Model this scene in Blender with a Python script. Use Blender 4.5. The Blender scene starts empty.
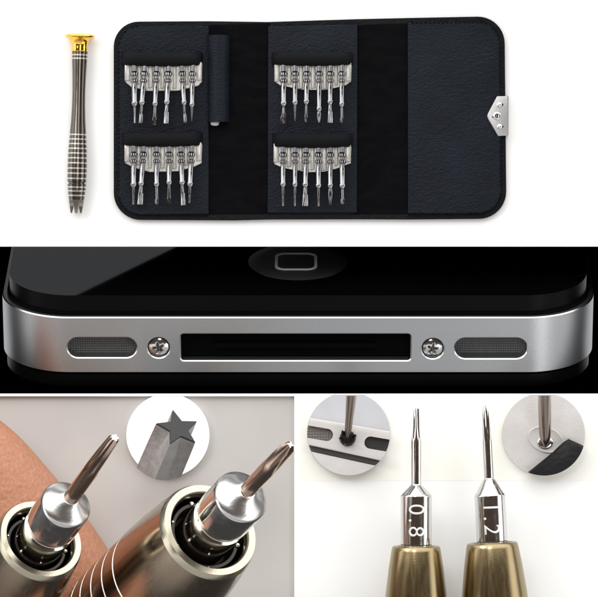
import bpy, bmesh, math, random
from mathutils import Vector, Matrix
random.seed(7)
PI = math.pi
SC = bpy.context.scene
COL = SC.collection
D = 40.0                                    # camera height over the boards

def W(px, py, z=0.0):
    """photo pixel -> point of the place at height z (camera looks straight down from height D)"""
    k = (D - z) / D
    return Vector(((px - 299) / 100 * k, (298.5 - py) / 100 * k, z))

# ------------------------------------------------------------------ materials
def mat(name, col, metal=0.0, rough=0.5, spec=0.5, bump=None, tint=None, aniso=0.0, sss=0.0, coat=0.0, rvar=None):
    m = bpy.data.materials.new(name); m.use_nodes = True
    nt = m.node_tree; b = nt.nodes['Principled BSDF']
    b.inputs['Base Color'].default_value = (*col, 1)
    b.inputs['Metallic'].default_value = metal
    b.inputs['Roughness'].default_value = rough
    b.inputs['Specular IOR Level'].default_value = spec
    b.inputs['Anisotropic'].default_value = aniso
    b.inputs['Coat Weight'].default_value = coat
    if sss:
        b.inputs['Subsurface Weight'].default_value = sss
        b.inputs['Subsurface Radius'].default_value = (.12, .05, .03)
        b.inputs['Subsurface Scale'].default_value = 1.0
    tc = nt.nodes.new('ShaderNodeTexCoord')
    def noise(scale, detail=3, stretch=(1, 1, 1), kind='noise'):
        mp = nt.nodes.new('ShaderNodeMapping'); mp.inputs['Scale'].default_value = stretch
        nt.links.new(tc.outputs['Object'], mp.inputs['Vector'])
        if kind == 'noise':
            n = nt.nodes.new('ShaderNodeTexNoise'); n.inputs['Detail'].default_value = detail
            n.inputs['Scale'].default_value = scale; out = n.outputs['Fac']
        else:
            n = nt.nodes.new('ShaderNodeTexVoronoi'); n.inputs['Scale'].default_value = scale
            n.feature = 'SMOOTH_F1' if kind == 'voronoi' else 'F1' if kind == 'grid' else 'DISTANCE_TO_EDGE'
            if kind == 'grid': n.inputs['Randomness'].default_value = 0
            out = n.outputs['Distance']
        nt.links.new(mp.outputs['Vector'], n.inputs['Vector'])
        return out
    if tint:                                # (second colour, scale, stretch, lo, hi)
        c2, sc, st, lo, hi = tint
        o = noise(sc, 4, st)
        rmp = nt.nodes.new('ShaderNodeMapRange'); rmp.inputs[1].default_value = lo; rmp.inputs[2].default_value = hi
        nt.links.new(o, rmp.inputs[0])
        mx = nt.nodes.new('ShaderNodeMix'); mx.data_type = 'RGBA'
        mx.inputs[6].default_value = (*col, 1); mx.inputs[7].default_value = (*c2, 1)
        nt.links.new(rmp.outputs[0], mx.inputs[0]); nt.links.new(mx.outputs[2], b.inputs['Base Color'])
    if rvar:                                # (scale, stretch, lo, hi)
        sc, st, lo, hi = rvar
        o = noise(sc, 5, st)
        rmp = nt.nodes.new('ShaderNodeMapRange'); rmp.inputs[1].default_value = .3; rmp.inputs[2].default_value = .7
        rmp.inputs[3].default_value = lo; rmp.inputs[4].default_value = hi
        nt.links.new(o, rmp.inputs[0]); nt.links.new(rmp.outputs[0], b.inputs['Roughness'])
    if bump:                                # list of (kind, scale, stretch, strength, distance)
        prev = None
        for kind, sc, st, stg, dist in bump:
            o = noise(sc, 3, st, kind)
            bp = nt.nodes.new('ShaderNodeBump'); bp.inputs['Strength'].default_value = stg
            bp.inputs['Distance'].default_value = dist
            nt.links.new(o, bp.inputs['Height'])
            if prev: nt.links.new(prev, bp.inputs['Normal'])
            prev = bp.outputs['Normal']
        nt.links.new(prev, b.inputs['Normal'])
    return m

M = {}
M['white'] = mat('white_card', (.90, .90, .895), rough=.8, spec=.1)
M['cream'] = mat('cream_paper', (.895, .885, .825), rough=.8, spec=.1)
M['grey'] = mat('grey_card', (.50, .475, .46), rough=.8, spec=.1, tint=((.53, .505, .485), 1.2, (1, 1, 1), .35, .65))
M['black'] = mat('black_backdrop', (.0012, .0012, .0014), rough=.9, spec=.0)
M['leather'] = mat('navy_leather', (.0046, .0064, .0108), rough=.52, spec=.13,
                   bump=[('voronoi', 48, (1, 1.6, 1), .55, .012), ('noise', 20, (.7, 1.7, 1), .35, .02)],
                   tint=((.0078, .0105, .0165), 2.2, (1, 1.4, 1), .35, .7))
M['edge'] = mat('black_leather', (.0045, .005, .007), rough=.55, spec=.12,
                bump=[('voronoi', 34, (1, 1.5, 1), .35, .02), ('noise', 8, (1, 1, 1), .4, .04)])
M['suede'] = mat('black_suede', (.003, .0028, .0035), rough=.95, spec=.05,
                 bump=[('noise', 90, (1, 1, 1), .6, .02)], tint=((.0048, .0044, .0052), 5, (1, 2.5, 1), .4, .7))
M['elastic'] = mat('black_elastic', (.0050, .0052, .0068), rough=.7, spec=.10, bump=[('noise', 60, (.4, 3, 1), .5, .015)])
M['thread'] = mat('black_thread', (.0015, .0015, .002), rough=.8, spec=.1)
M['chrome'] = mat('bit_steel', (.29, .29, .30), 1, .16, rvar=(30, (1, 1, 1), .08, .26))
M['holder'] = mat('holder_metal', (.52, .50, .465), .45, .32, bump=[('noise', 25, (1, 1, 1), .12, .02)])
M['gold'] = mat('gold', (.95, .56, .09), 1, .13, bump=[('noise', 12, (1, 1, 1), .08, .03)])
M['gunmetal'] = mat('gunmetal', (.135, .12, .105), 1, .22, rvar=(50, (1, 1, .2), .20, .25))
M['ringsteel'] = mat('groove_steel', (.55, .53, .49), 1, .3)
M['jaw'] = mat('jaw_steel', (.30, .28, .25), 1, .25)
M['clasp'] = mat('clasp_metal', (.50, .49, .49), .75, .42, bump=[('noise', 60, (1, 1, 1), .08, .01)])
M['band'] = mat('brushed_steel', (.385, .395, .415), 1, .36, bump=[('noise', 130, (.8, 1, 1), .16, .006)],
                tint=((.46, .47, .485), 150, (.7, 1, 1), .3, .7))
M['polish_highlight'] = mat('polished_chamfer_highlight', (.55, .55, .56), 1, .24)  # brighter smooth metal for upward chamfers, edge highlight put into the colour
M['recess'] = mat('screw_recess', (.10, .10, .105), .9, .25)
M['glass'] = mat('black_glass', (.0012, .0012, .0014), 0, .03, spec=.5)
M['glassedge'] = mat('black_bezel', (.0022, .0022, .0026), 0, .36, spec=.07)
M['button'] = mat('home_button', (.022, .023, .026), 0, .34, spec=.9)
M['symbol'] = mat('button_symbol', (.95, .95, .95), .0, .4)
M['mesh'] = mat('grille_mesh', (.12, .12, .12), .6, .5, bump=[('grid', 42, (1, 1, 1), 1, .025)])
M['socket'] = mat('socket_black', (.001, .001, .001), 0, .8, spec=.05)
M['screw'] = mat('screw_steel', (.62, .62, .62), 1, .14)
M['barrel'] = mat('warm_steel_barrel', (.40, .32, .245), 1, .18, rvar=(40, (1, 1, .2), .15, .22))
M['lip'] = mat('barrel_lip', (.52, .475, .37), 1, .24, bump=[('noise', 55, (1, 1, 1), .12, .006)])
M['brass'] = mat('bronze_barrel', (.32, .25, .14), 1, .17, bump=[('noise', 70, (1, 1, 1), .06, .006)], rvar=(40, (1, 1, .1), .19, .26))
M['steel'] = mat('bright_steel', (.70, .69, .68), 1, .12, bump=[('noise', 60, (1, 1, .15), .05, .005)], rvar=(16, (1, 1, 1), .08, .16))
M['turned'] = mat('turned_steel', (.60, .595, .59), 1, .27, bump=[('noise', 60, (1, 1, .1), .16, .006)])
M['copper'] = mat('copper_tinted_tip', (.66, .49, .395), 1, .15, bump=[('noise', 40, (2, 2, .2), .12, .008)])
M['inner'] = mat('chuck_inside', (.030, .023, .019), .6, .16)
M['bead'] = mat('bead_steel', (.8, .78, .74), 1, .15)
M['etch'] = mat('etched_marking', (.86, .86, .85), .6, .45)
M['skin'] = mat('skin', (.41, .172, .098), 0, .5, spec=.35, sss=.10,
                tint=((.47, .235, .15), 24, (1, 1, 1), .3, .7),
                bump=[('edge', 17, (1.5, .8, 1), .35, .02), ('noise', 7, (.6, 1.5, 1), .25, .04), ('noise', 75, (1, 1, 1), .25, .006)])
M['nail'] = mat('nail', (.62, .36, .28), 0, .3, spec=.5)
M['inset_white'] = mat('inset_white', (.90, .90, .90), rough=.8, spec=.1)
M['inset_lav'] = mat('inset_pale_grey', (.515, .515, .545), rough=.7, spec=.1)
M['inset_beige'] = mat('inset_beige', (.555, .53, .515), rough=.6, spec=.2, bump=[('noise', 40, (1, 1, 1), .15, .02)],
                       tint=((.60, .575, .56), 5, (1, 1, 1), .4, .65))
M['ironface'] = mat('dark_star_face', (.03, .03, .031), .0, .6, bump=[('noise', 22, (1, 1, 1), .3, .03)])
M['iron'] = mat('grey_forged_steel', (.42, .42, .425), .5, .55, bump=[('noise', 18, (1, 1, 1), .25, .03)],
                tint=((.34, .34, .345), 9, (1, 1, 1), .4, .65))
M['framemetal'] = mat('pale_frame_metal', (.60, .575, .56), .15, .5, bump=[('noise', 40, (1, 1, 1), .1, .02)])
M['framedark'] = mat('frame_gap', (.10, .09, .085), .3, .5)
M['slotdark'] = mat('slot_dark', (.02, .018, .017), 0, .6)
M['slotgrille'] = mat('slot_grille', (.16, .14, .13), .3, .5, bump=[('grid', 36, (1, 1, 1), .8, .02)])
M['blackscrew'] = mat('black_screw', (.012, .012, .013), .5, .35)
M['darksteel'] = mat('dark_shaft_steel', (.34, .28, .25), 1, .22)
M['blackbody'] = mat('black_rubber_corner', (.004, .004, .005), 0, .5, spec=.3, bump=[('noise', 10, (1, 1, 1), .3, .05)])

# ------------------------------------------------------------------ object helpers
def tag(o, label=None, cat=None, group=None, kind=None):
    if label: o['label'] = label
    if cat: o['category'] = cat
    if group: o['group'] = group
    if kind: o['kind'] = kind
    return o

def thing(name, label, cat, loc=(0, 0, 0), group=None):
    o = bpy.data.objects.new(name, None); COL.objects.link(o)
    o.location = loc; o.empty_display_size = .1
    return tag(o, label, cat, group)

def finish(me, smooth=40):
    if smooth:
        me.polygons.foreach_set('use_smooth', [True] * len(me.polygons))
        me.set_sharp_from_angle(angle=math.radians(smooth))
    me.update()

def obj(name, bm, m, parent=None, mtx=None, smooth=40):
    """bmesh (local coords, mtx -> world) to ONE linked object; world placement kept under its parent"""
    bmesh.ops.recalc_face_normals(bm, faces=bm.faces[:])
    me = bpy.data.meshes.new(name); bm.to_mesh(me); bm.free()
    for x in (m if isinstance(m, (list, tuple)) else [m]): me.materials.append(M[x])
    finish(me, smooth)
    o = bpy.data.objects.new(name, me); COL.objects.link(o)
    mw = mtx if mtx is not None else Matrix.Identity(4)
    if parent is not None:
        o.parent = parent
        o.matrix_parent_inverse = world_of(parent).inverted()
    o.matrix_basis = mw
    return o

def world_of(o):
    m = o.matrix_basis.copy()
    while o.parent is not None:
        m = o.parent.matrix_basis @ (o.matrix_parent_inverse @ m) if False else o.matrix_parent_inverse @ m
        m = o.parent.matrix_basis @ m
        o = o.parent
    return m

def axis_mtx(p0, p1, up=Vector((0, 0, 1))):
    """local z runs from p0 to p1; local y leans to 'up'"""
    z = (p1 - p0).normalized()
    x = up.cross(z)
    if x.length < 1e-4: x = Vector((1, 0, 0))
    x.normalize(); y = z.cross(x)
    m = Matrix((x, y, z)).transposed().to_4x4(); m.translation = p0
    return m

def loft(sections, cap=True, bm=None, mi=None):
    """sections: list of (t, [(x, y), ...]) with equal counts; mi: material index per band"""
    bm = bm or bmesh.new(); prev = None
    for k, (t, pts) in enumerate(sections):
        ring = [bm.verts.new((x, y, t)) for x, y in pts]
        if prev:
            n = len(ring)
            for i in range(n):
                f = bm.faces.new((prev[i], prev[(i + 1) % n], ring[(i + 1) % n], ring[i]))
                if mi: f.material_index = mi[k - 1]
        elif cap: bm.faces.new(ring[::-1])
        prev = ring
    if cap: bm.faces.new(prev)
    return bm

def circ(r, n=40): return [(r * math.cos(2 * PI * i / n), r * math.sin(2 * PI * i / n)) for i in range(n)]
def star(R, r, k=6, n=40, ph=0, p=1.0):
    out = []
    for i in range(n):
        a = 2 * PI * i / n
        c = (.5 + .5 * math.cos(k * (a - ph))) ** p
        rr = r + (R - r) * c
        out.append((rr * math.cos(a), rr * math.sin(a)))
    return out
def flat(w, h, n=40, p=4):
    out = []
    for i in range(n):
        a = 2 * PI * i / n; c, s = math.cos(a), math.sin(a)
        q = (abs(c / w) ** p + abs(s / h) ** p) ** (-1 / p)
        out.append((q * c, q * s))
    return out
def mixs(a, b, f): return [(x0 + (x1 - x0) * f, y0 + (y1 - y0) * f) for (x0, y0), (x1, y1) in zip(a, b)]
def lathe(profile, n=48, mi=None): return loft([(t, circ(max(r, 1e-4), n)) for r, t in profile], mi=mi)

def prism(poly, z0, z1, bevel=0.0, seg=2, bm=None):
    own = bm is None
    bm = bm or bmesh.new()
    a = [bm.verts.new((x, y, z0)) for x, y in poly]; b = [bm.verts.new((x, y, z1)) for x, y in poly]
    n = len(poly)
    bm.faces.new(a[::-1]); top = bm.faces.new(b)
    for i in range(n): bm.faces.new((a[i], a[(i + 1) % n], b[(i + 1) % n], b[i]))
    if bevel:
        bmesh.ops.bevel(bm, geom=[e for e in top.edges], offset=bevel, segments=seg, affect='EDGES', profile=.5)
    return bm

def rrect(x0, y0, x1, y1, r, n=8):
    """r: one radius or (bl, br, tr, tl)"""
    r = r if isinstance(r, (tuple, list)) else (r,) * 4
    out = []
    for (cx, cy, rr, a0) in ((x0, y0, r[0], PI), (x1, y0, r[1], 1.5 * PI), (x1, y1, r[2], 0), (x0, y1, r[3], .5 * PI)):
        sx = 1 if cx == x0 else -1; sy = 1 if cy == y0 else -1
        if rr <= 1e-6: out.append((cx, cy)); continue
        for i in range(n + 1):
            a = a0 + .5 * PI * i / n
            out.append((cx + sx * rr + rr * math.cos(a), cy + sy * rr + rr * math.sin(a)))
    return out

def box(bm, x0, y0, z0, x1, y1, z1):
    return prism([(x0, y0), (x1, y0), (x1, y1), (x0, y1)], z0, z1, bm=bm)

def clip(bm, cx, cy, r, n=72, ymax=None):
    """cut a closed mesh (world coords) by an upright round prism, closing the cuts"""
    planes = [((cx + r * math.cos(2 * PI * i / n), cy + r * math.sin(2 * PI * i / n), 0),
               (math.cos(2 * PI * i / n), math.sin(2 * PI * i / n), 0)) for i in range(n)]
    if ymax is not None: planes.append(((0, ymax, 0), (0, 1, 0)))
    for co, no in planes:
        d0 = [(v.co - Vector(co)).dot(Vector(no)) for v in bm.verts]
        if not d0 or max(d0) < 1e-5: continue
        g = bm.verts[:] + bm.edges[:] + bm.faces[:]
        bmesh.ops.bisect_plane(bm, geom=g, plane_co=co, plane_no=no, clear_outer=True, dist=1e-5)
        es = [e for e in bm.edges if e.is_boundary]
        if es: bmesh.ops.holes_fill(bm, edges=es, sides=0)
    bmesh.ops.remove_doubles(bm, verts=bm.verts[:], dist=1e-5)
    return bm

def boolean(bm, cutters, bevel=None, smooth=35):
    """difference of a local bmesh and a list of bmeshes -> mesh data"""
    def tmp(b):
        bmesh.ops.recalc_face_normals(b, faces=b.faces[:])
        me = bpy.data.meshes.new('t'); b.to_mesh(me); b.free()
        o = bpy.data.objects.new('t', me); COL.objects.link(o); return o
    base = tmp(bm); cs = [tmp(c) for c in cutters]
    for c in cs:
        md = base.modifiers.new('b', 'BOOLEAN'); md.operation = 'DIFFERENCE'; md.solver = 'EXACT'; md.object = c
    if bevel:
        md = base.modifiers.new('v', 'BEVEL'); md.width = bevel; md.segments = 1; md.use_clamp_overlap = False; md.limit_method = 'ANGLE'
        md.angle_limit = math.radians(45)
    dg = bpy.context.evaluated_depsgraph_get(); dg.update()
    me = bpy.data.meshes.new_from_object(base.evaluated_get(dg))
    for o in [base] + cs:
        d = o.data; bpy.data.objects.remove(o); bpy.data.meshes.remove(d)
    me.materials.clear()
    out = bmesh.new(); out.from_mesh(me); bpy.data.meshes.remove(me)
    return out

def local_to_world(bm, mtx):
    bm.transform(mtx); return bm

# ------------------------------------------------------------------ the setting: boards and the dark well
def struct(name, bm, m):
    o = obj(name, bm, m, smooth=0); return tag(o, kind='structure')

y_top = W(0, 246.5).y; y_low = W(0, 393.6).y
bm = bmesh.new(); box(bm, -4.2, y_top, -.12, 4.2, 4.2, 0); struct('white_backdrop', bm, 'white')
ZG = -.05                                    # the grey board lies sunk below the white ones
bm = bmesh.new(); box(bm, W(294.3, 0).x, -3.6, -.12, 4.2, y_low, 0); struct('white_board', bm, 'white')
bm = bmesh.new(); box(bm, -4.2, W(0, 396.2).y, ZG, W(294.3, 0).x - .002, y_low, 0); struct('white_ledge', bm, 'white')
bm = bmesh.new(); box(bm, W(294.3, 0).x + .003, -3.6, ZG, W(300, 0).x, W(0, 396.2).y, -.124); struct('white_ledge', bm, 'white')
bm = bmesh.new(); box(bm, -4.1, -3.55, ZG - .06, W(294.3, 0).x, W(0, 396.3).y, ZG); struct('grey_backdrop', bm, 'grey')
bm = bmesh.new(); box(bm, W(300, 0).x, W(0, 480.5).y, .0, 4.1, W(0, 396.3).y, .0015); struct('cream_backdrop', bm, 'cream')
bm = bmesh.new()                              # black well behind the slot between the boards
def quad(a, b, c, d): bm.faces.new([bm.verts.new(p) for p in (a, b, c, d)])
x0, x1, ya, yb, zb, zt = -4.19, 4.19, y_low + .003, 4.05, -6.0, -.125
quad((x0, ya, zb), (x1, ya, zb), (x1, yb, zb), (x0, yb, zb))
quad((x0, ya, zb), (x1, ya, zb), (x1, ya, -.004), (x0, ya, -.004))
quad((x0, yb, zb), (x1, yb, zb), (x1, yb, zt), (x0, yb, zt))
quad((x0, ya, zb), (x0, yb, zb), (x0, yb, zt), (x0, ya, zt))
quad((x1, ya, zb), (x1, yb, zb), (x1, yb, zt), (x1, ya, zt))
struct('black_backdrop', bm, 'black')

# ------------------------------------------------------------------ small screwdriver with the gold cap
p0, p1 = W(76.2, 213, .1), W(80.2, 33, .1)
L = (p1 - p0).length
mt = axis_mtx(p0, p1)
t = thing('precision_screwdriver', 'slim gunmetal screwdriver with flared gold cap lying left of the black wallet', 'screwdriver', (p0.x, p0.y, 0))
def s_of(y): return (213 - y) / 180 * L
prof, mi = [], []
def pt(r, y, m=0): prof.append((r / 100, s_of(y))); mi.append(m)
shape = [(200, 7.6), (190, 9.0), (178, 9.6), (165, 9.7), (150, 9.3), (135, 8.3), (120, 7.2), (105, 6.6), (90, 6.5), (75, 6.9), (62, 7.5), (51, 7.9)]
def rad(y):
    for (ya_, ra), (yb_, rb) in zip(shape, shape[1:]):
        if yb_ <= y <= ya_: return ra + (rb - ra) * (ya_ - y) / (ya_ - yb_)
    return shape[0][1] if y > 200 else shape[-1][1]
grooves = [195.5, 191, 187.2, 178.5, 173.3, 168.3, 163, 158, 153.2, 148.5, 143.8, 139.2, 134.6, 58.5, 55]
ys = sorted(set([200.0, 51.5] + [51.5 + i * (148.5) / 40 for i in range(41)]), reverse=True)
ev = [(y, None) for y in ys if all(abs(y - g) > 1.3 for g in grooves) and abs(y - 183.2) > 1.6]
for g in grooves:
    ev += [(g + .95, 'a'), (g + .6, 'b'), (g - .6, 'c'), (g - .95, 'd')]
ev += [(184.3, 'e'), (183.9, 'f'), (182.5, 'g'), (182.1, 'h')]
ev.sort(key=lambda e: -e[0])
for y, k in ev:
    r = rad(y)
    if k in ('b', 'c'): pt(r - .5, y, 1 if k == 'b' else 0)
    elif k in ('f', 'g'): pt(r - 1.1, y, 0)
    else: pt(r, y, 1 if k == 'a' or k == 'c' else 0)
obj('handle', lathe(prof, 48, mi[:-1]), ['gunmetal', 'ringsteel'], t, mt)
capp = [(7.6, 51.4), (7.9, 50.5), (7.7, 47), (8.0, 43.5), (9.6, 40.5), (12.8, 38.6), (14.6, 37.6), (15.1, 36.4), (14.6, 35.2), (13.2, 34.6), (9.5, 33.9), (5, 33.5), (.01, 33.4)]
obj('cap', lathe([(r / 100, s_of(y)) for r, y in capp], 48), 'gold', t, mt)
for ang, wd in ((0, 2.0), (PI * .5, 2.2), (PI, 2.0), (PI * 1.5, 2.2)):   # split collet jaws at the lower end
    secs = []
    for y, r0, r1, w0 in ((200.4, 1.0, 7.5, 4.2), (203, 1.6, 7.2, 2.6), (207, 2.6, 6.6, 2.0), (211, 3.6, 6.0, 1.6), (213.2, 4.0, 5.5, 1.2)):
        ca, sa = math.cos(ang), math.sin(ang); w_ = w0 * (.8 if abs(sa) > .5 else 1.0)
        pts = [((r * ca - q * sa) / 100, (r * sa + q * ca) / 100) for r, q in ((r0, -w_), (r1 * .96, -w_ * 1.1), (r1, 0), (r1 * .96, w_ * 1.1), (r0, w_))]
        secs.append((s_of(y), pts))
    obj('jaw', loft(secs[::-1]), 'jaw', t, mt, smooth=25)

# ------------------------------------------------------------------ wallet
wal = thing('tool_wallet', 'open black leather tool wallet unfolded flat with four sets of bits', 'wallet', tuple(W(310, 118, 0)))
def pw(pts): return [tuple(W(x, y)[:2]) for x, y in pts]
def arcpts(cx, cy, r, a0, a1, n=10): return [(cx + r * math.cos(math.radians(a0 + (a1 - a0) * i / n)), cy - r * math.sin(math.radians(a0 + (a1 - a0) * i / n))) for i in range(n + 1)]
def wallet_outline(d=0):
    # counter-clockwise in the picture, d = inset
    o = []
    o += arcpts(141, 193, 27 - d, 180, 270)                     # bottom left
    o += [(235, 220.5 - d), (270, 219.6 - d), (356, 219.4 - d), (408, 219.6 - d)]
    o += arcpts(478.5, 191.5, 27.5 - d, 270, 360)               # bottom right
    o += arcpts(477.5, 44, 27 - d, 0, 90)                       # top right
    o += [(408, 18.4 + d), (356, 19.6 + d), (268, 22.4 + d), (209, 21.6 + d)]
    o += arcpts(139, 47, 25 - d, 90, 180)                       # top left
    return o
bm = prism(pw(wallet_outline()), .004, .05, .018, 3); obj('cover', bm, 'edge', wal)
def lining(x0_, x1_, name):
    bm = prism(pw([(x0_, 214.5), (x1_, 214), (x1_, 23.5), (x0_, 25.5)]), .045, .058, .004, 1); obj(name, bm, 'suede', wal)
lining(204, 270, 'suede_lining'); lining(354, 410, 'suede_lining')
# leather panels
lp = [(209, 215), *arcpts(141, 192, 22.5, 270, 180), *arcpts(140, 48, 21.5, 180, 90), (209, 26.5)][::-1]
obj('leather_panel', prism(pw(lp[::-1])[::-1], .05, .082, .012, 3), 'leather', wal)
obj('leather_panel', prism(pw([(267.5, 213.2), (356.8, 213), (357.4, 25), (268.2, 27)]), .05, .085, .012, 3), 'leather', wal)
rp = [(407.5, 214.2), *arcpts(477, 190, 23.5, 270, 360), *arcpts(476.5, 45.5, 23.2, 0, 90), (407.5, 23.6)]
obj('leather_panel', prism(pw(rp), .05, .085, .012, 3), 'leather', wal)
# stitching: one dashed row near the rim
bm = bmesh.new()
def dash_row(line, bm, step=.043, ln=.026, z=.0515, w=.0085):
    pts = [Vector(p) for p in pw(line)]; acc = 0
    for a, b in zip(pts, pts[1:]):
        d = b - a; l = d.length
        if l < 1e-6: continue
        d /= l; nrm = Vector((-d.y, d.x)); s = -acc
        while s < l:
            if s >= 0 and s + ln <= l + .02:
                p = a + d * s; q = a + d * (s + ln)
                bw = prism([tuple(p - nrm * w / 2), tuple(q - nrm * w / 2), tuple(q + nrm * w / 2), tuple(p + nrm * w / 2)], z - .004, z + .006, bm=bm)
            s += step
        acc = (l - s) % step if False else -(s - l)
dash_row(arcpts(139, 47, 19.8, 92, 180) + arcpts(141, 193, 21.8, 180, 270) + [(209, 214.8)], bm, z=.083)
obj('stitching', bm, 'thread', wal, smooth=0); bm = bmesh.new()
dash_row([(409, 214.3)] + arcpts(478.5, 191.5, 21.5, 270, 360) + [(500, 140)], bm, z=.086)
obj('stitching', bm, 'thread', wal, smooth=0); bm = bmesh.new()
dash_row([(499.3, 93)] + arcpts(477.5, 44, 21.3, 0, 90) + [(409, 23.8)], bm, z=.086)
obj('stitching', bm, 'thread', wal, smooth=0)
# elastic strips over the bit holders
for x0_, x1_, yt, yb_ in ((122, 203, 53.4, 65.8), (122.5, 203, 132.8, 145.8), (271.5, 353.2, 53, 65.4), (272, 353, 133.6, 147)):
    n = 24; secs = []
    a = W(x0_, (yt + yb_) / 2); b = W(x1_, (yt + yb_) / 2); hh = (yb_ - yt) / 200
    for i in range(n + 1):
        f = i / n; lift = .145 * min(1, math.sin(PI * f) * 3.0) ** .6 + .004 * math.sin(f * 40)
        sag = .016 * math.sin(PI * f)
        x = a.x + (b.x - a.x) * f
        prof_ = [(-hh - sag, .05), (-hh - sag, .08 + lift * .82), (-hh * .7 - sag, .088 + lift * .95), (0, .095 + lift), (hh * .8, .085 + lift * .9), (hh, .075 + lift * .7), (hh, .05)]
        secs.append((x, [(y_ + a.y, z_) for y_, z_ in prof_]))
    bm = bmesh.new(); prev = None
    for x, pr in secs:
        ring = [bm.verts.new((x, y_, z_)) for y_, z_ in pr]
        if prev:
            for i in range(len(ring)): bm.faces.new((prev[i], prev[(i + 1) % len(ring)], ring[(i + 1) % len(ring)], ring[i]))
        else: bm.faces.new(ring)
        prev = ring
    bm.faces.new(prev)
    obj('elastic_strap', bm, 'elastic', wal, smooth=50)
# sleeve for the screwdriver
a = W(207, 36); b = W(229.5, 122.5)
secs = []
for i in range(15):
    f = i / 14; th = PI * f
    secs.append((a.x + (b.x - a.x) * f, .055 + .13 * math.sin(th) ** .55))
bm = bmesh.new()
out = secs + [(x, z - .02) for x, z in secs[::-1]]
out[-1] = (out[-1][0] + .02, .05); out[len(secs)] = (out[len(secs)][0] - .02, .05)
r1 = [bm.verts.new((x, a.y, z)) for x, z in out]; r2 = [bm.verts.new((x, b.y, z)) for x, z in out]
n = len(out)
for i in range(n): bm.faces.new((r1[i], r1[(i + 1) % n], r2[(i + 1) % n], r2[i]))
bm.faces.new(r1); bm.faces.new(r2[::-1])
obj('driver_sleeve', bm, 'leather', wal, smooth=60)
bm = prism([(x, y) for x, y in pw([(210.5, 122), (219.5, 122), (219, 125.2), (216.5, 126.3), (212.5, 126), (210.8, 124.8)])][::-1], .06, .085, .006, 2)
obj('sleeve_rivet', bm, 'clasp', wal)
# clasp plate with three rivets, wrapped over the right rim
clp = obj('clasp', prism(pw([(486.6, 116.5), (487.4, 113.8), (496.4, 96.8), (507.2, 96.4), (507.6, 136), (497.6, 136.6), (487.6, 119.6)])[::-1], .07, .108, .01, 2), 'clasp', wal)
bm = bmesh.new(); box(bm, W(506.8, 0).x, W(0, 135.8).y, .0, W(507.9, 0).x, W(0, 96.6).y, .1)
obj('clasp_fold', bm, 'ringsteel', clp)
for (x, y, r) in ((498.6, 105.4, 2.7), (496.4, 116.6, 4.0), (499, 127.2, 2.7)):
    c = W(x, y)
    if r > 3: pr = [(r, 0), (r, .8), (r * .85, 1.3), (r * .6, 1.4), (r * .5, .5), (r * .2, .3), (.01, .6)]
    else: pr = [(r, 0), (r * .95, .8), (r * .6, 1.6), (.01, 2.0)]
    obj('rivet', lathe([(q / 100, z / 100) for q, z in pr], 24), 'screw', clp, Matrix.Translation((c.x, c.y, .106)))
for (x, y) in ((501.6, 105.2), (501.8, 127.2), (492.6, 117.4)):
    c = W(x, y)
    obj('rivet_hole', lathe([(.011, 0), (.011, .006), (.0001, .0065)], 16), 'inner', clp, Matrix.Translation((c.x, c.y, .108)))

# ------------------------------------------------------------------ bit holders and the 24 bits
TIPS = {
    'flat': lambda r: [(0, circ(r)), (.45, circ(r)), (.65, flat(r * 1.1, r * .7)), (.8, flat(r * 1.35, r * .5)), (1, flat(r * 1.45, r * .3))],
    'wide': lambda r: [(0, circ(r * .8)), (.35, circ(r)), (.5, flat(r * 1.3, r * .9)), (.62, flat(r * 1.9, r * .7)), (1, flat(r * 2.3, r * .4))],
    'needle': lambda r: [(0, circ(r)), (.3, circ(r * .8)), (.7, circ(r * .5)), (1, circ(r * .22))],
    'cross': lambda r: [(0, circ(r)), (.55, circ(r)), (.66, star(r * 1.25, r * .7, 4, ph=.3)), (.9, star(r * 1.1, r * .4, 4, ph=.3)), (1, star(r * .5, r * .25, 4, ph=.3))],
    'star': lambda r: [(0, circ(r)), (.4, circ(r)), (.55, star(r * 1.25, r * .8, 5)), (1, star(r * 1.2, r * .65, 5))],
    'fat': lambda r: [(0, circ(r * 1.35)), (.3, circ(r * 1.6)), (.42, star(r * 1.9, r * 1.5, 6, ph=.2)), (1, star(r * 2.0, r * 1.45, 6, ph=.2))],
    'hex': lambda r: [(0, circ(r)), (.35, circ(r)), (.42, star(r, r * .86, 6)), (1, star(r, r * .86, 6))],
    'taper': lambda r: [(0, circ(r * 1.3)), (.3, circ(r * 1.5)), (.6, flat(r * 1.2, r * .8)), (1, flat(r * .45, r * .4))],
}
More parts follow.
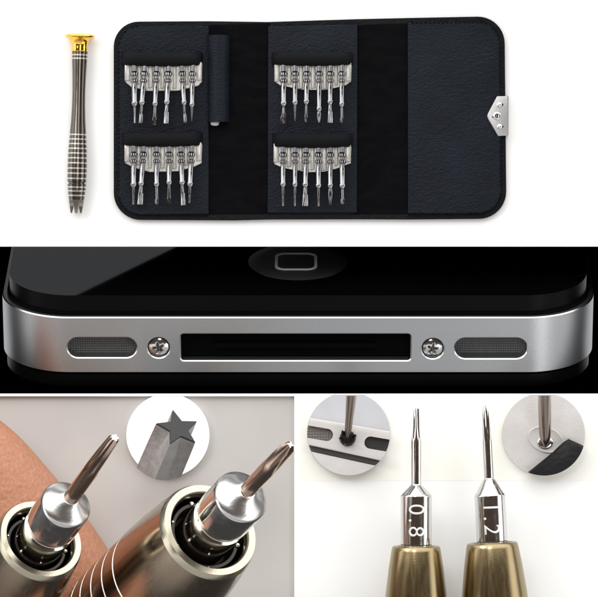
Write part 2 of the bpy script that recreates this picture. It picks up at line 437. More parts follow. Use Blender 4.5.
sets = [
    dict(name='upper left', q=((125.2, 65), (202.6, 64), (202.2, 82.5), (198.5, 86.5), (178.5, 91.5), (148, 91.8), (131.5, 87.5), (126, 82.8)),
         ends=104.5, top=66, bits=[(134, 134.9, 123, 'hex'), (145.2, 140.4, 123.2, 'star'), (157, 154.2, 125, 'flat'), (169, 165.8, 123.4, 'fat'), (181.4, 185.2, 122.8, 'star'), (192.8, 191.7, 121.4, 'needle')]),
    dict(name='lower left', q=((125, 145), (202.4, 145), (201.8, 163.6), (194, 167.5), (178, 171.8), (150, 172.6), (134, 168), (125.6, 163.6)),
         ends=184.5, top=146.5, bits=[(133.6, 133.6, 204.4, 'hex'), (144.3, 139.7, 204.4, 'fat'), (156.5, 156.6, 204.4, 'cross'), (169.2, 169, 204, 'flat'), (180.4, 183, 205.2, 'fat'), (192, 189.3, 203, 'hex')]),
    dict(name='upper middle', q=((274.4, 65), (351.5, 65), (351, 82), (346, 86), (335, 88.5), (324, 90.5), (304, 90.8), (291, 88), (280, 86), (275, 82.2)),
         ends=104, top=66, bits=[(283.5, 283.5, 123.4, 'wide'), (295, 295, 121, 'needle'), (307, 306, 122.2, 'flat'), (319.2, 319, 122.4, 'taper'), (330.3, 330, 122.8, 'fat'), (341.9, 341.6, 122.8, 'cross')]),
    dict(name='lower middle', q=((273.6, 146), (351.2, 146), (350.6, 164), (346, 165.2), (336, 169.5), (324, 172), (308, 173), (293, 170), (283, 168.6), (274.4, 164.6)),
         ends=186, top=147, bits=[(283, 283, 206, 'hex'), (295, 295, 206, 'hex'), (306.4, 304.8, 206, 'fat'), (318.5, 318.5, 206.2, 'hex'), (330.3, 330.3, 204.8, 'taper'), (342.2, 342.4, 204.2, 'cross')]),
]
LOOK = {'hex': 'thin blunt tip', 'star': 'fluted tip', 'flat': 'narrow flat blade', 'wide': 'broad spade blade', 'needle': 'needle point',
        'cross': 'small cross tip', 'fat': 'thick splayed tip', 'taper': 'tapering tip'}
ORD = ['first', 'second', 'third', 'fourth', 'fifth', 'sixth']
HLAB = {'upper left': 'steel bit clip under the strap beside the leather sleeve',
        'lower left': 'steel bit clip at the lower left corner of the wallet',
        'upper middle': 'pale steel bit clip at the top of the middle wallet panel',
        'lower middle': 'pale steel bit clip at the bottom of the middle wallet panel'}
for S in sets:
    c = W(*S['q'][0])
    h = thing('bit_holder', HLAB[S['name']], 'bit holder', tuple(W((S['q'][0][0] + S['q'][1][0]) / 2, S['q'][0][1], .085)), 'steel clips holding the bits')
    q = pw([(S['q'][0][0] + 5, S['q'][0][1] - 8), (S['q'][1][0] - 5, S['q'][1][1] - 8)] + list(S['q'][1:]) + [S['q'][0]])[::-1]
    obj('plate', prism(q, .09, .112, .006, 1), 'holder', h)
    bx = [b[0] for b in S['bits']]
    mids = [S['q'][0][0] + 2.6] + [(p + r) / 2 for p, r in zip(bx, bx[1:])] + [S['q'][1][0] - 3]
    for i, mx in enumerate(mids):             # upturned prongs between the bits
        yb_ = S['q'][0][1] + (17 if i in (0, 6) else 21 if i in (1, 5) else 24.5) + random.uniform(-.8, .8)
        w = 2.6 if i in (0, 6) else random.uniform(1.6, 2.4)
        bm = prism(pw([(mx - w, yb_), (mx + w, yb_ - .6), (mx + w, S['q'][0][1] - 2), (mx - w, S['q'][0][1] - 2)]), .10, .15, .012, 2)
        obj('prong', bm, 'holder', h)
    for i, (xt, xb, yb_, kind) in enumerate(S['bits']):
        z1, z2 = .178, .155
        top = W(xt, S['top'] - 7, z1); bot = W(xb, yb_, z2)
        lean = 'leaning' if abs(xt - xb) > 1.8 else 'upright'
        o = thing('screwdriver_bit', f'{lean} bit with {LOOK[kind]}, {ORD[i]} from left in the {S["name"]} clip',
                  'screwdriver bit', tuple(W(xt, S['top'], .17)), 'small steel screwdriver bits in the wallet')
        mt = axis_mtx(top, bot); Lb = (bot - top).length
        e = (S['ends'] + random.uniform(-1.5, 1.5) - S['top'] + 7) / (yb_ - S['top'] + 7) * Lb
        if kind == 'taper' and S['name'] == 'upper middle': e += .07
        r = random.uniform(.026, .030)
        rs = [(r * .8, 0), (r * .8, .12), (r * 1.35, .135), (r * 1.35, .16), (r * .75, .17), (r * .75, .195), (r * 1.2, .205), (r * 1.2, .225), (r * .85, .235), (r * .85, .27), (r, .285), (r, e - .03), (r * 1.2, e - .02), (r * 1.2, e - .005), (r * .5, e + .03), (r * .4, e + .034)]
        obj('shank', lathe(rs, 24), 'chrome', o, mt)
        rt = random.uniform(.013, .017)
        obj('tip', loft([(e + .02 + f * (Lb - e - .02), pts) for f, pts in TIPS[kind](rt)]), 'chrome', o, mt, smooth=30)

# ------------------------------------------------------------------ smartphone seen from its bottom edge
TILT = math.radians(22); sT, cT = math.sin(TILT), math.cos(TILT)
PM = Matrix(((1, 0, 0, 0), (0, sT, cT, 0), (0, -cT, sT, 0), (0, 0, 0, 1)))
org = W(298, 345.2, .0); PM.translation = org
ph = thing('smartphone', 'black glass smartphone with brushed steel band showing its bottom edge', 'smartphone', tuple(org))
HW, LEN, RC = 2.995, 4.2, .705
def plate_outline(ins, rc): return rrect(-HW + ins, ins, HW - ins, LEN - ins, rc, 24)
def bevel_slab(outline, u0, u1, bev, seg=3):
    bm = prism(outline, u0, u1)
    es = [e for e in bm.edges if abs(e.verts[0].co.z - e.verts[1].co.z) < 1e-6]
    bmesh.ops.bevel(bm, geom=es, offset=bev, segments=seg, affect='EDGES', profile=.5)
    return bm
def ycut(poly, y0=-.3, y1=.25):               # cutter: poly in (x, u) swept along V
    bm = prism(poly, y0, y1)
    bm.transform(Matrix(((1, 0, 0, 0), (0, 0, 1, 0), (0, 1, 0, 0), (0, 0, 0, 1))))
    bmesh.ops.reverse_faces(bm, faces=bm.faces[:])
    return bm
def PX(px): return (px - 298) / 100
def PU(py): return (345.2 - py) / 100 / cT
U0, U1 = PU(373.2), PU(317.2)
slots = [(67.5, 136.5, 337.8, 357.6), (454.8, 527, 338.2, 358.6)]
dock = (180.8, 410.6, 334.2, 360.6)
scr = [(158.6, 347.8, .6), (432.8, 348.6, 1.4)]
cuts = [ycut(rrect(PX(a_), PU(d_), PX(b_), PU(c_), (PU(c_) - PU(d_)) / 2 - .001, 10)) for a_, b_, c_, d_ in slots]
cuts.append(ycut(rrect(PX(dock[0]), PU(dock[3]), PX(dock[1]), PU(dock[2]), .03, 5), -.3, .5))
for x, y, _ in scr: cuts.append(ycut([(PX(x) + p_, PU(y) + q_) for p_, q_ in circ(.109, 32)], -.3, .12))
bm = boolean(prism(plate_outline(0, RC), U0, U1), cuts, bevel=.011)
bm.normal_update()
for f in bm.faces:
    if .25 < f.normal.z < .97 and f.calc_area() < .2: f.material_index = 1
band = obj('steel_band', bm, ['band', 'polish_highlight'], ph, PM, smooth=30)
for sx, v in ((1, 1.15), (-1, 1.15)):          # thin antenna breaks in the side rails
    bm = bmesh.new(); box(bm, -.006, v, U0 + .012, .006, v + .045, U1 - .012)
    obj('antenna_gap', bm, 'socket', ph, PM @ Matrix.Translation((sx * HW, 0, 0)))
obj('front_gasket', bevel_slab(plate_outline(.05, RC - .05), U1 - .02, U1 + .028, .004, 1), 'socket', ph, PM)
bm = bevel_slab(plate_outline(.075, RC - .05), U1 + .024, U1 + .205, .022, 1)
for f in bm.faces: f.material_index = 0 if f.normal.z > .3 else 1
obj('front_glass', bm, ['glass', 'glassedge'], ph, PM, smooth=30)
obj('back_gasket', bevel_slab(plate_outline(.05, RC - .05), U0 - .028, U0 + .02, .004, 1), 'socket', ph, PM)
obj('back_glass', bevel_slab(plate_outline(.03, RC - .03), U0 - .15, U0 - .024, .045, 4), 'glassedge', ph, PM, smooth=50)
# home button: shallow dished disc flush in the glass, rounded-square symbol on it
UG = U1 + .205
V0 = (299.5 - 262.5) / 100 / sT
hb = obj('home_button', lathe([(.50, -.02), (.505, .004), (.495, .0065), (.40, .0045), (.25, .003), (.0001, .002)], 64), 'button', ph, PM @ Matrix.Translation((0, V0, UG)))
ro, ri = rrect(-.215, -.235, .215, .235, .10, 8), rrect(-.186, -.205, .186, .205, .075, 8)
bm = bmesh.new(); n = len(ro)
vo = [[bm.verts.new((x, y, z)) for x, y in pts] for pts in (ro, ri) for z in (.003, .0095)]
for i in range(n):
    j = (i + 1) % n
    bm.faces.new((vo[1][i], vo[1][j], vo[3][j], vo[3][i])); bm.faces.new((vo[0][i], vo[0][j], vo[1][j], vo[1][i])); bm.faces.new((vo[2][i], vo[2][j], vo[3][j], vo[3][i]))
obj('button_symbol', bm, 'symbol', hb, PM @ Matrix.Translation((-.02, V0, UG)), smooth=0)
for a_, b_, c_, d_ in slots:
    bm = ycut(rrect(PX(a_ - 1), PU(d_ + 1), PX(b_ + 1), PU(c_ - 1), .1, 10), .13, .16)
    obj('speaker_grille', bm, 'mesh', ph, PM)
bm = ycut(rrect(PX(dock[0] - 1), PU(dock[3] + 1), PX(dock[1] + 1), PU(dock[2] - 1), .03, 5), .10, .13)
dk = obj('dock_socket', bm, 'socket', ph, PM)
bm = ycut(rrect(PX(215), PU(349.5), PX(377), PU(345.5), .01, 2), .05, .1); obj('contact_tongue', bm, 'socket', dk, PM)
for x, y, a0 in scr:
    hd = lathe([(.102, -.06), (.102, -.012), (.098, .0), (.075, .013), (.03, .022), (.0001, .024)], 40)
    ct = prism(star(.062, .022, 5, 40, a0, 1.0), -.022, .06)
    bm = boolean(hd, [ct], bevel=.004)
    mt = PM @ Matrix.Translation((PX(x), 0, PU(y))) @ Matrix(((1, 0, 0, 0), (0, 0, -1, .012), (0, 1, 0, 0), (0, 0, 0, 1)))
    so = obj('screw', bm, 'screw', ph, mt, smooth=30)
    obj('recess', lathe([(.064, -.045), (.064, -.020), (.0001, -.018)], 24), 'recess', so, mt)

# ------------------------------------------------------------------ hand behind the two big screwdrivers
def hand():
    bm_v, bm_e, rr = [], [], []
    def J(px, py, z, r, par=None):
        bm_v.append(tuple(W(px, py, z))); rr.append(r)
        if par is not None: bm_e.append((par, len(bm_v) - 1))
        return len(bm_v) - 1
    palm = J(-330, 800, .9, 1.15)
    wrist = J(-470, 980, .7, .95, palm); J(-600, 1150, .6, .95, wrist)
    kn = J(-265, 690, 1.0, .90, palm)
    def chain(st, pts):
        p = st
        for q in pts: p = J(*q, p)
    chain(kn, [(-175, 560, .95, .80), (-95, 446, .92, .79), (-55, 466, .90, .79), (-20, 508, .88, .80), (18, 553, .82, .80), (62, 606, .68, .74), (110, 668, .5, .60), (140, 705, .55, .42)])
    k2 = J(-250, 735, .8, .85, palm)
    chain(k2, [(-175, 650, .55, .70), (-90, 655, .5, .66), (-10, 730, .5, .60), (40, 790, .6, .5), (65, 820, .6, .38)])
    k3 = J(-250, 850, .7, .8, palm)
    chain(k3, [(-150, 760, .45, .62), (-70, 800, .5, .58), (-10, 870, .6, .52), (20, 905, .6, .38)])
    k4 = J(-270, 950, .65, .7, palm)
    chain(k4, [(-180, 900, .5, .52), (-110, 930, .5, .48), (-60, 985, .6, .42), (-40, 1005, .6, .32)])
    k5 = J(-260, 830, 1.9, .85, palm)
    chain(k5, [(-140, 790, 2.3, .68), (-20, 740, 2.3, .60), (50, 715, 2.2, .5), (80, 705, 2.2, .36)])
    me = bpy.data.meshes.new('hand'); me.from_pydata(bm_v, bm_e, []); me.update()
    o = bpy.data.objects.new('hand', me); COL.objects.link(o)
    o.location.z = ZG; o.scale.z = .66
    md = o.modifiers.new('skin', 'SKIN'); md.use_smooth_shade = True
    for i, v in enumerate(me.skin_vertices[0].data):
        v.radius = (rr[i], rr[i] * .95); v.use_root = (i == 0)
    sd = o.modifiers.new('sub', 'SUBSURF'); sd.levels = 2; sd.render_levels = 3
    me.materials.append(M['skin'])
    return tag(o, 'bare fingers curled behind the two screwdrivers at the lower left', 'hand')
hand()

# ------------------------------------------------------------------ the two big screwdrivers held in the hand
def big_driver(ringc, tipc, zr, rim_r, label, bit_r, shoulder_s, tip_r, tip_kind, alpha=39):
    """ringc, tipc: photo pixels of the barrel mouth's centre and of the tip; alpha: angle of the axis off the line of sight"""
    dv = Vector((tipc[0] - ringc[0], -(tipc[1] - ringc[1]), 0)) / 100
    dz = dv.length / math.tan(math.radians(alpha))
    p0 = W(*ringc, zr); p1 = W(*tipc, zr + dz * .93)
    mt = axis_mtx(p0, p1); Lx = (p1 - p0).length
    t = thing('screwdriver', label, 'screwdriver', tuple(p0), 'large screwdrivers held in the fingers')
    R = rim_r
    secs = [(R * .79, -.55), (R * .79, -.03), (R * .81, -.004), (R * .83, .004), (R * .96, .006), (R, -.03), (R * 1.015, -.06)]
    out = []
    bodyp = [(R * 1.00, -.065), (R * 1.07, -.3), (R * 1.13, -.6), (R * 1.17, -.95)]
    s = -.98
    while s > -2.9:
        rr_ = R * (1.17 + .06 * min(1, max(0, -s - .95) / .8))
        bodyp += [(rr_, s), (rr_ - .012, s - .006), (rr_ - .012, s - .018), (rr_, s - .024)]
        s -= .245
    bodyp += [(R * 1.2, -3.2), (R * 1.0, -3.6), (R * .8, -3.7)]
    mi = []
    for (ra, sa), (rb, sb) in zip(bodyp, bodyp[1:]):
        mi.append(1 if (abs(sa - sb) < .03 and sa < -.87 and sa > -3) else 0)
    bm = loft([(s_, circ(r_, 64)) for r_, s_ in bodyp], cap=False, mi=mi)
    obj('barrel', bm, ['barrel', 'ringsteel'], t, mt, smooth=35)
    lip = loft([(s_, circ(r_, 64)) for r_, s_ in secs], cap=False)
    # close the lip into a solid mouth: inner floor
    lp_ = obj('barrel_mouth', lip, 'lip', t, mt, smooth=35)
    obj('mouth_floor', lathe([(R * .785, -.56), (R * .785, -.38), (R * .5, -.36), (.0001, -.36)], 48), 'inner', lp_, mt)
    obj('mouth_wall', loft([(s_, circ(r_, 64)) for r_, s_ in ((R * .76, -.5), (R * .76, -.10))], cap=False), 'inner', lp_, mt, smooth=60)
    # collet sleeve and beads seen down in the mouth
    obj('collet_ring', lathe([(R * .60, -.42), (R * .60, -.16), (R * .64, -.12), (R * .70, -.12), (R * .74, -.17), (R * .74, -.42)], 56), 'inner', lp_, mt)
    for k in range(6):
        a = k * 2 * PI / 6 + .4 + .3 * math.sin(k * 5.1); rb = R * .695
        bm = bmesh.new(); bmesh.ops.create_uvsphere(bm, u_segments=14, v_segments=8, radius=R * (.035 + .02 * (k % 2)))
        obj('bead', bm, 'bead', t, mt @ Matrix.Translation((rb * math.cos(a), rb * math.sin(a), -.118)))
    b = bit_r
    hs = shoulder_s
    bp = [(b * .98, -.4), (b * .98, hs * .30), (b * .90, hs * .32), (b * .90, hs * .42), (b, hs * .45), (b, hs - .05), (b * .985, hs - .02), (b * .93, hs), (b * .80, hs + .02), (b * .45, hs + .085), (b * .34, hs + .11), (b * .3, hs + .115)]
    bt = obj('bit', loft([(s_, circ(r_, 64)) for r_, s_ in bp], mi=[0, 0, 0, 0, 0, 0, 1, 1, 1, 1, 1]), ['steel', 'turned'], t, mt, smooth=35)
    q = tip_r; hs2 = hs + .09; T = Lx - hs2
    def at(f): return hs2 + f * T
    if tip_kind == 'star':
        ss = [(at(0), circ(q, 48)), (at(.46), circ(q * .98, 48)), (at(.52), star(q * .98, q * .84, 5, 48, 0)), (at(.70), star(q * .92, q * .60, 5, 48, 0)), (at(.97), star(q * .72, q * .48, 5, 48, 0)), (at(1), star(q * .50, q * .34, 5, 48, 0))]
    else:
        ss = [(at(0), circ(q * .92, 48)), (at(.5), circ(q, 48)), (at(.6), star(q, q * .85, 4, 48, .5)), (at(.74), star(q, q * .5, 4, 48, .5, 1.6)), (at(.92), star(q * .92, q * .34, 4, 48, .5, 2)), (at(1), star(q * .42, q * .2, 4, 48, .5, 1.4))]
    bm = loft(ss); bm.faces.ensure_lookup_table(); bm.faces[-1].material_index = 1
    tp = obj('tip', bm, ['copper', 'bead'], bt, mt, smooth=30)
    return t
big_driver((41, 539), (115, 437.5), 2.15, .42, 'screwdriver with star tip in front of the bare finger', .245, .69, .075, 'star')
big_driver((210, 530), (290.5, 444.5), 2.30, .49, 'grooved barrel screwdriver with forked cross tip right of the finger', .268, .72, .080, 'cross')

# ------------------------------------------------------------------ the two upright screwdrivers on the white board
def text_on_cylinder(txt, r, size, centre_s, parent, mtx):
    cu = bpy.data.curves.new('t', 'FONT'); cu.body = txt; cu.size = size; cu.extrude = .006; cu.bevel_depth = .0035; cu.bevel_resolution = 1
    cu.align_x = 'CENTER'; cu.offset = -.005; cu.space_character = 1.25
    o = bpy.data.objects.new('t', cu); COL.objects.link(o)
    dg = bpy.context.evaluated_depsgraph_get(); dg.update()
    me = bpy.data.meshes.new_from_object(o.evaluated_get(dg)); bpy.data.objects.remove(o); bpy.data.curves.remove(cu)
    bm = bmesh.new(); bm.from_mesh(me); bpy.data.meshes.remove(me)
    bmesh.ops.triangulate(bm, faces=bm.faces[:]); bmesh.ops.subdivide_edges(bm, edges=[e for e in bm.edges if e.calc_length() > .03], cuts=2)
    ys = [v.co.y for v in bm.verts]; cy = (min(ys) + max(ys)) / 2
    for v in bm.verts:                        # glyph right -> down the shank (local -s), glyph up -> picture right
        gx, gy, gz = v.co.x, v.co.y - cy, v.co.z
        a = gy / r
        rad_ = r + gz
        # local y leans to the viewer; local x of axis_mtx is picture right or left (see sgn)
        v.co = Vector((SGN * rad_ * math.sin(a), rad_ * math.cos(a), centre_s - gx))
    bmesh.ops.recalc_face_normals(bm, faces=bm.faces[:])
    return obj('engraving', bm, 'etch', parent, mtx, smooth=0)

def upright_driver(bx, by, tx, ty, lab, txt, kind, r_mouth, mouth_y, sh_y, sh_r, shaft_r, cone_y):
    zc = .50
    p0, p1 = W(bx, by, zc), W(tx, ty, zc)
    mt = axis_mtx(p0, p1); Lx = (p1 - p0).length
    t = thing('screwdriver', lab, 'screwdriver', (p0.x, p0.y, 0), 'bronze screwdrivers lying on the white board')
    k = Lx / (by - ty)
    def s(y): return (by - y) * k
    R = r_mouth
    bp = [(R * .80, s(by + 160)), (R * 1.35, s(by + 150)), (R * 1.42, s(by + 110)), (R * 1.36, s(mouth_y + 75)), (R * 1.27, s(mouth_y + 48)), (R * 1.14, s(mouth_y + 22)), (R * 1.03, s(mouth_y + 5)), (R * 1.0, s(mouth_y + 1.6)), (R * .97, s(mouth_y + .4)), (R * .93, s(mouth_y)), (R * .80, s(mouth_y + .1)), (R * .77, s(mouth_y + .8)), (R * .76, s(mouth_y + 14))]
    obj('barrel', lathe(bp, 72), 'brass', t, mt, smooth=50)
    obj('collet', lathe([(R * .75, s(mouth_y + 14)), (R * .75, s(mouth_y + 1.2)), (sh_r, s(mouth_y + 1.2))], 48), 'slotdark', t, mt, smooth=50)
    b = sh_r
    gp = [(b * .96, s(mouth_y + 12)), (b * .96, s(mouth_y - 1)), (b, s(mouth_y - 2)), (b, s(mouth_y - 3)), (b, s(sh_y + 1)), (b, s(sh_y + .3)), (b * .985, s(sh_y - .3)), (b * .93, s(sh_y - 1.3)),  (shaft_r * 1.35, s(cone_y + 1.2)), (shaft_r * 1.05, s(cone_y)), (shaft_r, s(cone_y - 1)), (shaft_r * .9, s(cone_y - 1.6))]
    bt = obj('bit', lathe(gp, 72), 'steel', t, mt, smooth=30)
    q = shaft_r
    ts = s(cone_y - 1); te = s(ty)
    def at(f): return ts + f * (te - ts)
    if kind == 'star':
        ss = [(at(0), circ(q, 48)), (at(.56), circ(q, 48)), (at(.62), star(q * .98, q * .86, 6, 48, PI / 2)), (at(.75), star(q * .78, q * .58, 6, 48, PI / 2)), (at(.985), star(q * .66, q * .48, 6, 48, PI / 2)), (at(1), star(q * .58, q * .42, 6, 48, PI / 2))]
    else:
        ss = [(at(0), circ(q, 48)), (at(.5), circ(q * .98, 48)), (at(.56), star(q * .98, q * .8, 4, 48, .9)), (at(.72), star(q * .92, q * .5, 4, 48, .9)), (at(.9), star(q * .85, q * .42, 4, 48, .9)), (at(1), star(q * .2, q * .12, 4, 48, .9))]
    obj('tip', loft(ss), 'steel', bt, mt, smooth=30)
    text_on_cylinder(txt, b, .225, s((sh_y + mouth_y) / 2 - 1), bt, mt)
    return t
SGN = -1
upright_driver(416, 660, 416.3, 408, 'bronze screwdriver lying on white board, bit marked 0.8', '0.8', 'star', .238, 546, 495.5, .155, .050, 485)
upright_driver(498, 660, 485.2, 404.5, 'bronze screwdriver lying on white board, bit marked 1.2', '1.2', 'cross', .252, 542.5, 495, .152, .048, 479)

# ------------------------------------------------------------------ round insets
YM = W(0, 394.6).y
def disc(cx, cy, r, m, lab, z=0):
    c = W(cx, cy, z); r *= (D - z) / D
    bm = prism([(c.x + x, c.y + y) for x, y in circ(r, 96)], ZG + .001 if z else .008, z + .05, .006, 1)
    clip(bm, c.x, c.y, r + .01, 96, W(0, 396.4).y if z else YM)
    return tag(obj('round_disc', bm, m, smooth=0), lab, 'disc', 'round discs on the lower boards')
def clipped(name, bm, m, c, r, parent=None, smooth=35, mtx=None, z=0):
    if mtx is not None: bm.transform(mtx)
    bmesh.ops.recalc_face_normals(bm, faces=bm.faces[:])
    c = W(*c, z); clip(bm, c.x, c.y, r * (D - z) / D, 72, YM)
    return obj(name, bm, m, parent, smooth=smooth)
# 1 star bit on white
disc(168, 435, .415, 'inset_white', 'white round disc behind the grey star shaped bit', -.03)
C1 = (168, 435)
pf = W(178.5, 427.5, 1.15)
ax = Vector((.27, .60, .72)).normalized(); pb = pf - ax * 1.6
mt = axis_mtx(pb, pf)
Rs = .222
def sst(R, r, n, ph):                        # sharp five-point star outline
    out = []
    for i in range(n):
        a = 2 * PI * i / n + ph; f = (i % (n // 5)) / (n // 5)
        th_ = f * 2 * PI / 5
        if th_ > PI / 5: th_ = 2 * PI / 5 - th_
        p_ = Vector((R, 0)); q_ = Vector((r * math.cos(PI / 5), r * math.sin(PI / 5))); d_ = q_ - p_
        rad_ = (p_.x * d_.y - p_.y * d_.x) / (math.cos(th_) * d_.y - math.sin(th_) * d_.x)
        out.append((rad_ * math.cos(a), rad_ * math.sin(a)))
    return out
PHS = math.radians(88)
st0 = sst(Rs, Rs * .45, 60, PHS)
cirs = [(Rs * 1.06 * math.cos(2 * PI * i / 60 + PHS), Rs * 1.06 * math.sin(2 * PI * i / 60 + PHS)) for i in range(60)]
sb = thing('star_bit', 'grey steel bit with five pointed star end on the white disc', 'bit', tuple(W(*C1, .02)))
bm = loft([(0, mixs(cirs, st0, .10)), (.6, mixs(cirs, st0, .20)), (1.0, mixs(cirs, st0, .38)), (1.3, mixs(cirs, st0, .62)), (1.5, mixs(cirs, st0, .88)), (1.575, st0)])
clipped('shaft', bm, 'iron', C1, .412, sb, 28, mt, -.03)
bm = loft([(1.576, st0), (1.596, [(x * .97, y * .97) for x, y in st0])])
clipped('star_face', bm, 'ironface', C1, .412, sb, 25, mt, -.03)

# 2 phone frame with the black screw
disc(348.5, 433.4, .415, 'inset_lav', 'pale grey round disc under the slotted steel frame strip')
C2 = (348.5, 433.4); R2 = .412
fr = thing('frame_strip', 'pale slotted metal frame strip with dark lower groove on a round disc', 'metal strip', tuple(W(*C2, .05)))
def line(px, x0_, y0_, x1_, y1_): return y0_ + (y1_ - y0_) * (px - x0_) / (x1_ - x0_)
def slab(pts, z0, z1, bev=.008): return prism(pw(pts)[::-1], z0, z1, bev, 2)
top_ = [(300, 415.6), (400, 432.6), (400, 464.3), (300, 442.6)]
bm = slab(top_, .06, .16, .012)
th = math.atan2(-(432.6 - 415.6), 100)
def slotpoly(cx, cy, hl, hh, dx):
    c = W(cx, cy); out = []
    for x, y in rrect(-hl, -hh, hl, hh, hh * .95, 8):
        out.append((c.x + x * math.cos(th) - y * math.sin(th), c.y + x * math.sin(th) + y * math.cos(th)))
    return out
s1, s2 = slotpoly(313, 432, .20, .062, 0), slotpoly(384, 444.4, .20, .062, 0)
bm = boolean(bm, [prism(s1, .10, .3), prism(s2, .10, .3)])
clipped('frame_rail', bm, 'framemetal', C2, R2, fr)
for s_ in (s1, s2):
    c_ = Vector((sum(p[0] for p in s_), sum(p[1] for p in s_))) / len(s_)
    bm = prism([(c_.x + (p[0] - c_.x) * .99, c_.y + (p[1] - c_.y) * .985) for p in s_], .095, .105)
    clipped('slot_floor', bm, 'slotgrille' if s_ is s1 else 'slotdark', C2, R2, fr)
bm = slab([(300, 443), (400, 464.7), (400, 470.2), (300, 448.2)], .055, .075, .002); clipped('groove', bm, 'framedark', C2, R2, fr)
bm = slab([(300, 448.6), (400, 470.6), (400, 500), (300, 500)], .055, .12, .012); clipped('lower_plate', bm, 'inset_beige', C2, R2, fr)
c = W(347.6, 438.2, .16)
sc = thing('black_screw', 'black crown shaped screw standing on the pale frame strip', 'screw', tuple(c))
bm = lathe([(.075, 0), (.08, .02), (.066, .045), (.05, .05), (.0001, .05)], 32)
obj('screw_head', bm, 'blackscrew', sc, Matrix.Translation(c))
for k in range(6):
    a = k * PI / 3 + .2
    bm = loft([(0, star(.022, .018, 4, 16)), (.05, star(.018, .014, 4, 16)), (.095, circ(.003, 16))])
    q = c + Vector((.058 * math.cos(a), .052 * math.sin(a), .03))
    obj('crown_point', bm, 'blackscrew', sc, axis_mtx(q, q + Vector((.25 * math.cos(a), .25 * math.sin(a) + .2, .75))))
p0, p1 = W(347.6, 436, .20), W(352.4, 385, .62)
sh = thing('driver_shaft', 'dark tapered screwdriver shaft pressing on the black crown screw', 'screwdriver', tuple(p0), 'screwdriver shafts in the round discs')
bm = lathe([(.022, -.02), (.030, .03), (.036, .10), (.040, .25), (.056, .60), (.058, .75)], 32)
clipped('shaft', bm, 'darksteel', C2, R2, sh, 50, axis_mtx(p0, p1))

# 3 screw well in a beige sheet with a black corner
disc(543.3, 434, .412, 'inset_beige', 'beige round disc with a ringed screw hole and black corner')
C3 = (543.3, 434); R3 = .409
c = W(545.5, 439.6, .05)
sw = thing('recessed_screw', 'bright ringed screw under the shaft on the beige disc', 'screw', tuple(c))
mt = Matrix.Translation(c) @ Matrix.Rotation(math.radians(-20), 4, 'Z') @ Matrix.Diagonal((1, .68, 1, 1))
obj('washer', lathe([(.185, .0), (.183, .012), (.176, .016), (.150, .005), (.10, .003), (.095, .003), (.0001, .003)], 48), 'inset_beige', sw, mt)
mt = Matrix.Translation(W(545, 442.4, .054)) @ Matrix.Diagonal((1, .8, 1, 1))
obj('screw_head', lathe([(.078, .0), (.078, .02), (.066, .03), (.05, .026), (.046, .008), (.0001, .006)], 32), 'screw', sw, mt)
p0, p1 = W(545.2, 443.2, .09), W(544.2, 380, .62)
sh = thing('driver_shaft', 'straight dark screwdriver shaft standing in the ringed screw', 'screwdriver', tuple(p0), 'screwdriver shafts in the round discs')
bm = lathe([(.030, -.02), (.042, .02), (.052, .06), (.060, .14), (.064, .4), (.066, .9)], 40)
clipped('shaft', bm, 'darksteel', C3, R3, sh, 50, axis_mtx(p0, p1))
bm = slab([(520, 478), (551, 453), (562, 442.5), (568, 438.6), (600, 453), (600, 500), (520, 500)], .055, .15, .03)
bc = clipped('black_corner_piece', bm, 'blackbody', C3, R3)
tag(bc, 'black plastic corner piece at the lower right of the beige disc', 'corner piece')

# ------------------------------------------------------------------ light: studio surround, side softbox, added fill and reflection lamps
w = bpy.data.worlds.new('World'); SC.world = w; w.use_nodes = True
nt = w.node_tree; bg = nt.nodes['Background']
tc = nt.nodes.new('ShaderNodeTexCoord'); sx = nt.nodes.new('ShaderNodeSeparateXYZ')
nt.links.new(tc.outputs['Generated'], sx.inputs[0])
def mathn(op, a, b=None):
    n = nt.nodes.new('ShaderNodeMath'); n.operation = op
    for i, v in enumerate((a, b)):
        if v is None: continue
        if isinstance(v, (int, float)): n.inputs[i].default_value = v
        else: nt.links.new(v, n.inputs[i])
    return n.outputs[0]
def ramp(v, lo, hi, a, b):
    n = nt.nodes.new('ShaderNodeMapRange'); n.interpolation_type = 'SMOOTHSTEP'
    nt.links.new(v, n.inputs[0])
    for i, x in enumerate((lo, hi, a, b)): n.inputs[i + 1].default_value = x
    return n.outputs[0]
ax_, ay_ = mathn('ABSOLUTE', sx.outputs[0]), mathn('ABSOLUTE', sx.outputs[1])
dark = mathn('MULTIPLY', ramp(ay_, .30, .40, 1, 0), ramp(ax_, .80, .92, 1, 0))
lev = mathn('ADD', ramp(sx.outputs[1], -.75, .0, .62, 2.1), ramp(sx.outputs[1], .3, .8, 0, .5))
lev = mathn('MULTIPLY', lev, ramp(sx.outputs[2], -.12, .06, .10, 1))      # dark floor below the horizon
mx = nt.nodes.new('ShaderNodeMix'); mx.data_type = 'RGBA'
nt.links.new(dark, mx.inputs[0])
cmb = nt.nodes.new('ShaderNodeCombineColor')
nt.links.new(lev, cmb.inputs[0]); nt.links.new(lev, cmb.inputs[1]); nt.links.new(mathn('MULTIPLY', lev, .99), cmb.inputs[2])
nt.links.new(cmb.outputs[0], mx.inputs[6]); mx.inputs[7].default_value = (.075, .052, .038, 1)
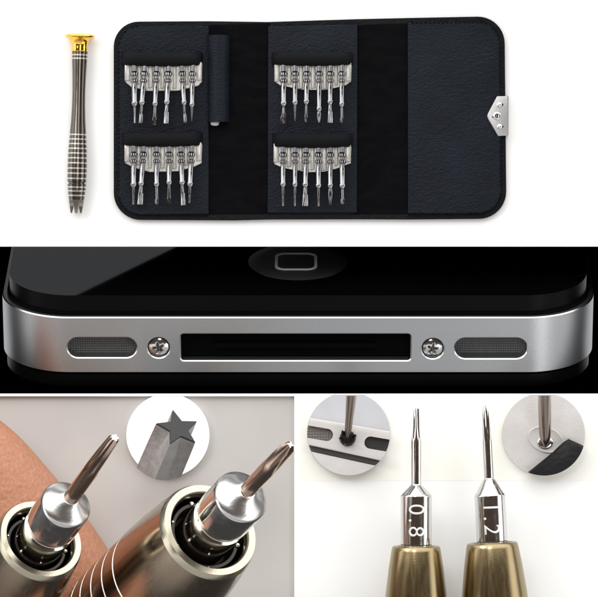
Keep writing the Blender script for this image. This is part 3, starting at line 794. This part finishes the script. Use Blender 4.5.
nt.links.new(mx.outputs[2], bg.inputs['Color']); bg.inputs['Strength'].default_value = 1.0

def area(name, loc, target, sx_, sy_, radiance, col=(1, 1, 1), mtx=None):
    l = bpy.data.lights.new(name, 'AREA'); l.shape = 'RECTANGLE'; l.size = sx_; l.size_y = sy_
    l.energy = radiance * sx_ * sy_ * PI; l.color = col
    o = bpy.data.objects.new(name, l); COL.objects.link(o)
    if mtx is not None: o.matrix_world = mtx
    else:
        o.location = loc
        o.rotation_euler = (Vector(target) - Vector(loc)).to_track_quat('-Z', 'Y').to_euler()
    return o
area('bit_highlight_fill', (-.6, 2.2, 9), (-.6, 1.7, 0), 2.2, 3.4, 4.5)  # added lamp, gives the wallet bits their bright streaks
area('lower_right_fill', (6.5, -5, 7), (1, -2.5, 0), 3, 3, 4.0)  # added fill that whitens the lower right board
area('softbox_side', (-7, 4.5, 8), (0, -1, 0), 4, 4, 6.0, (1, .98, .95))
u = Vector((1.0, 0, -.72)).normalized(); v = Vector((u.z, 0, -u.x))
mid = Vector((-1.69, 3.9, -4.5)) + v * 1.5
lm = Matrix((u, v, Vector((0, 1, 0)))).transposed().to_4x4(); lm.translation = mid
area('glass_reflection_helper', None, None, 7, 3, .27, (.93, .96, 1), lm)  # added unseen lamp, only there to mirror as a grey wedge in the glass

for sgn in (-1, 1):
    area('band_reflection_helper', (sgn * 4.12, -.3, -3.0), (0, -.3, -3.0), 1.2, 3.4, .9)  # added unseen lamps that brighten the band's rounded corners

# ------------------------------------------------------------------ camera and render settings
cd = bpy.data.cameras.new('camera'); cam = bpy.data.objects.new('camera', cd); COL.objects.link(cam)
cam.location = (0, 0, D); cd.sensor_width = 36; cd.sensor_fit = 'HORIZONTAL'; cd.lens = 36 * D / 5.98; cd.clip_end = 200; cd.clip_start = .5
SC.camera = cam
SC.view_settings.view_transform = 'Standard'; SC.view_settings.look = 'None'
SC.view_settings.exposure = 0; SC.view_settings.gamma = 1; SC.view_settings.use_curve_mapping = False
SC.cycles.use_denoising = True
SC.cycles.max_bounces = 8; SC.cycles.glossy_bounces = 5
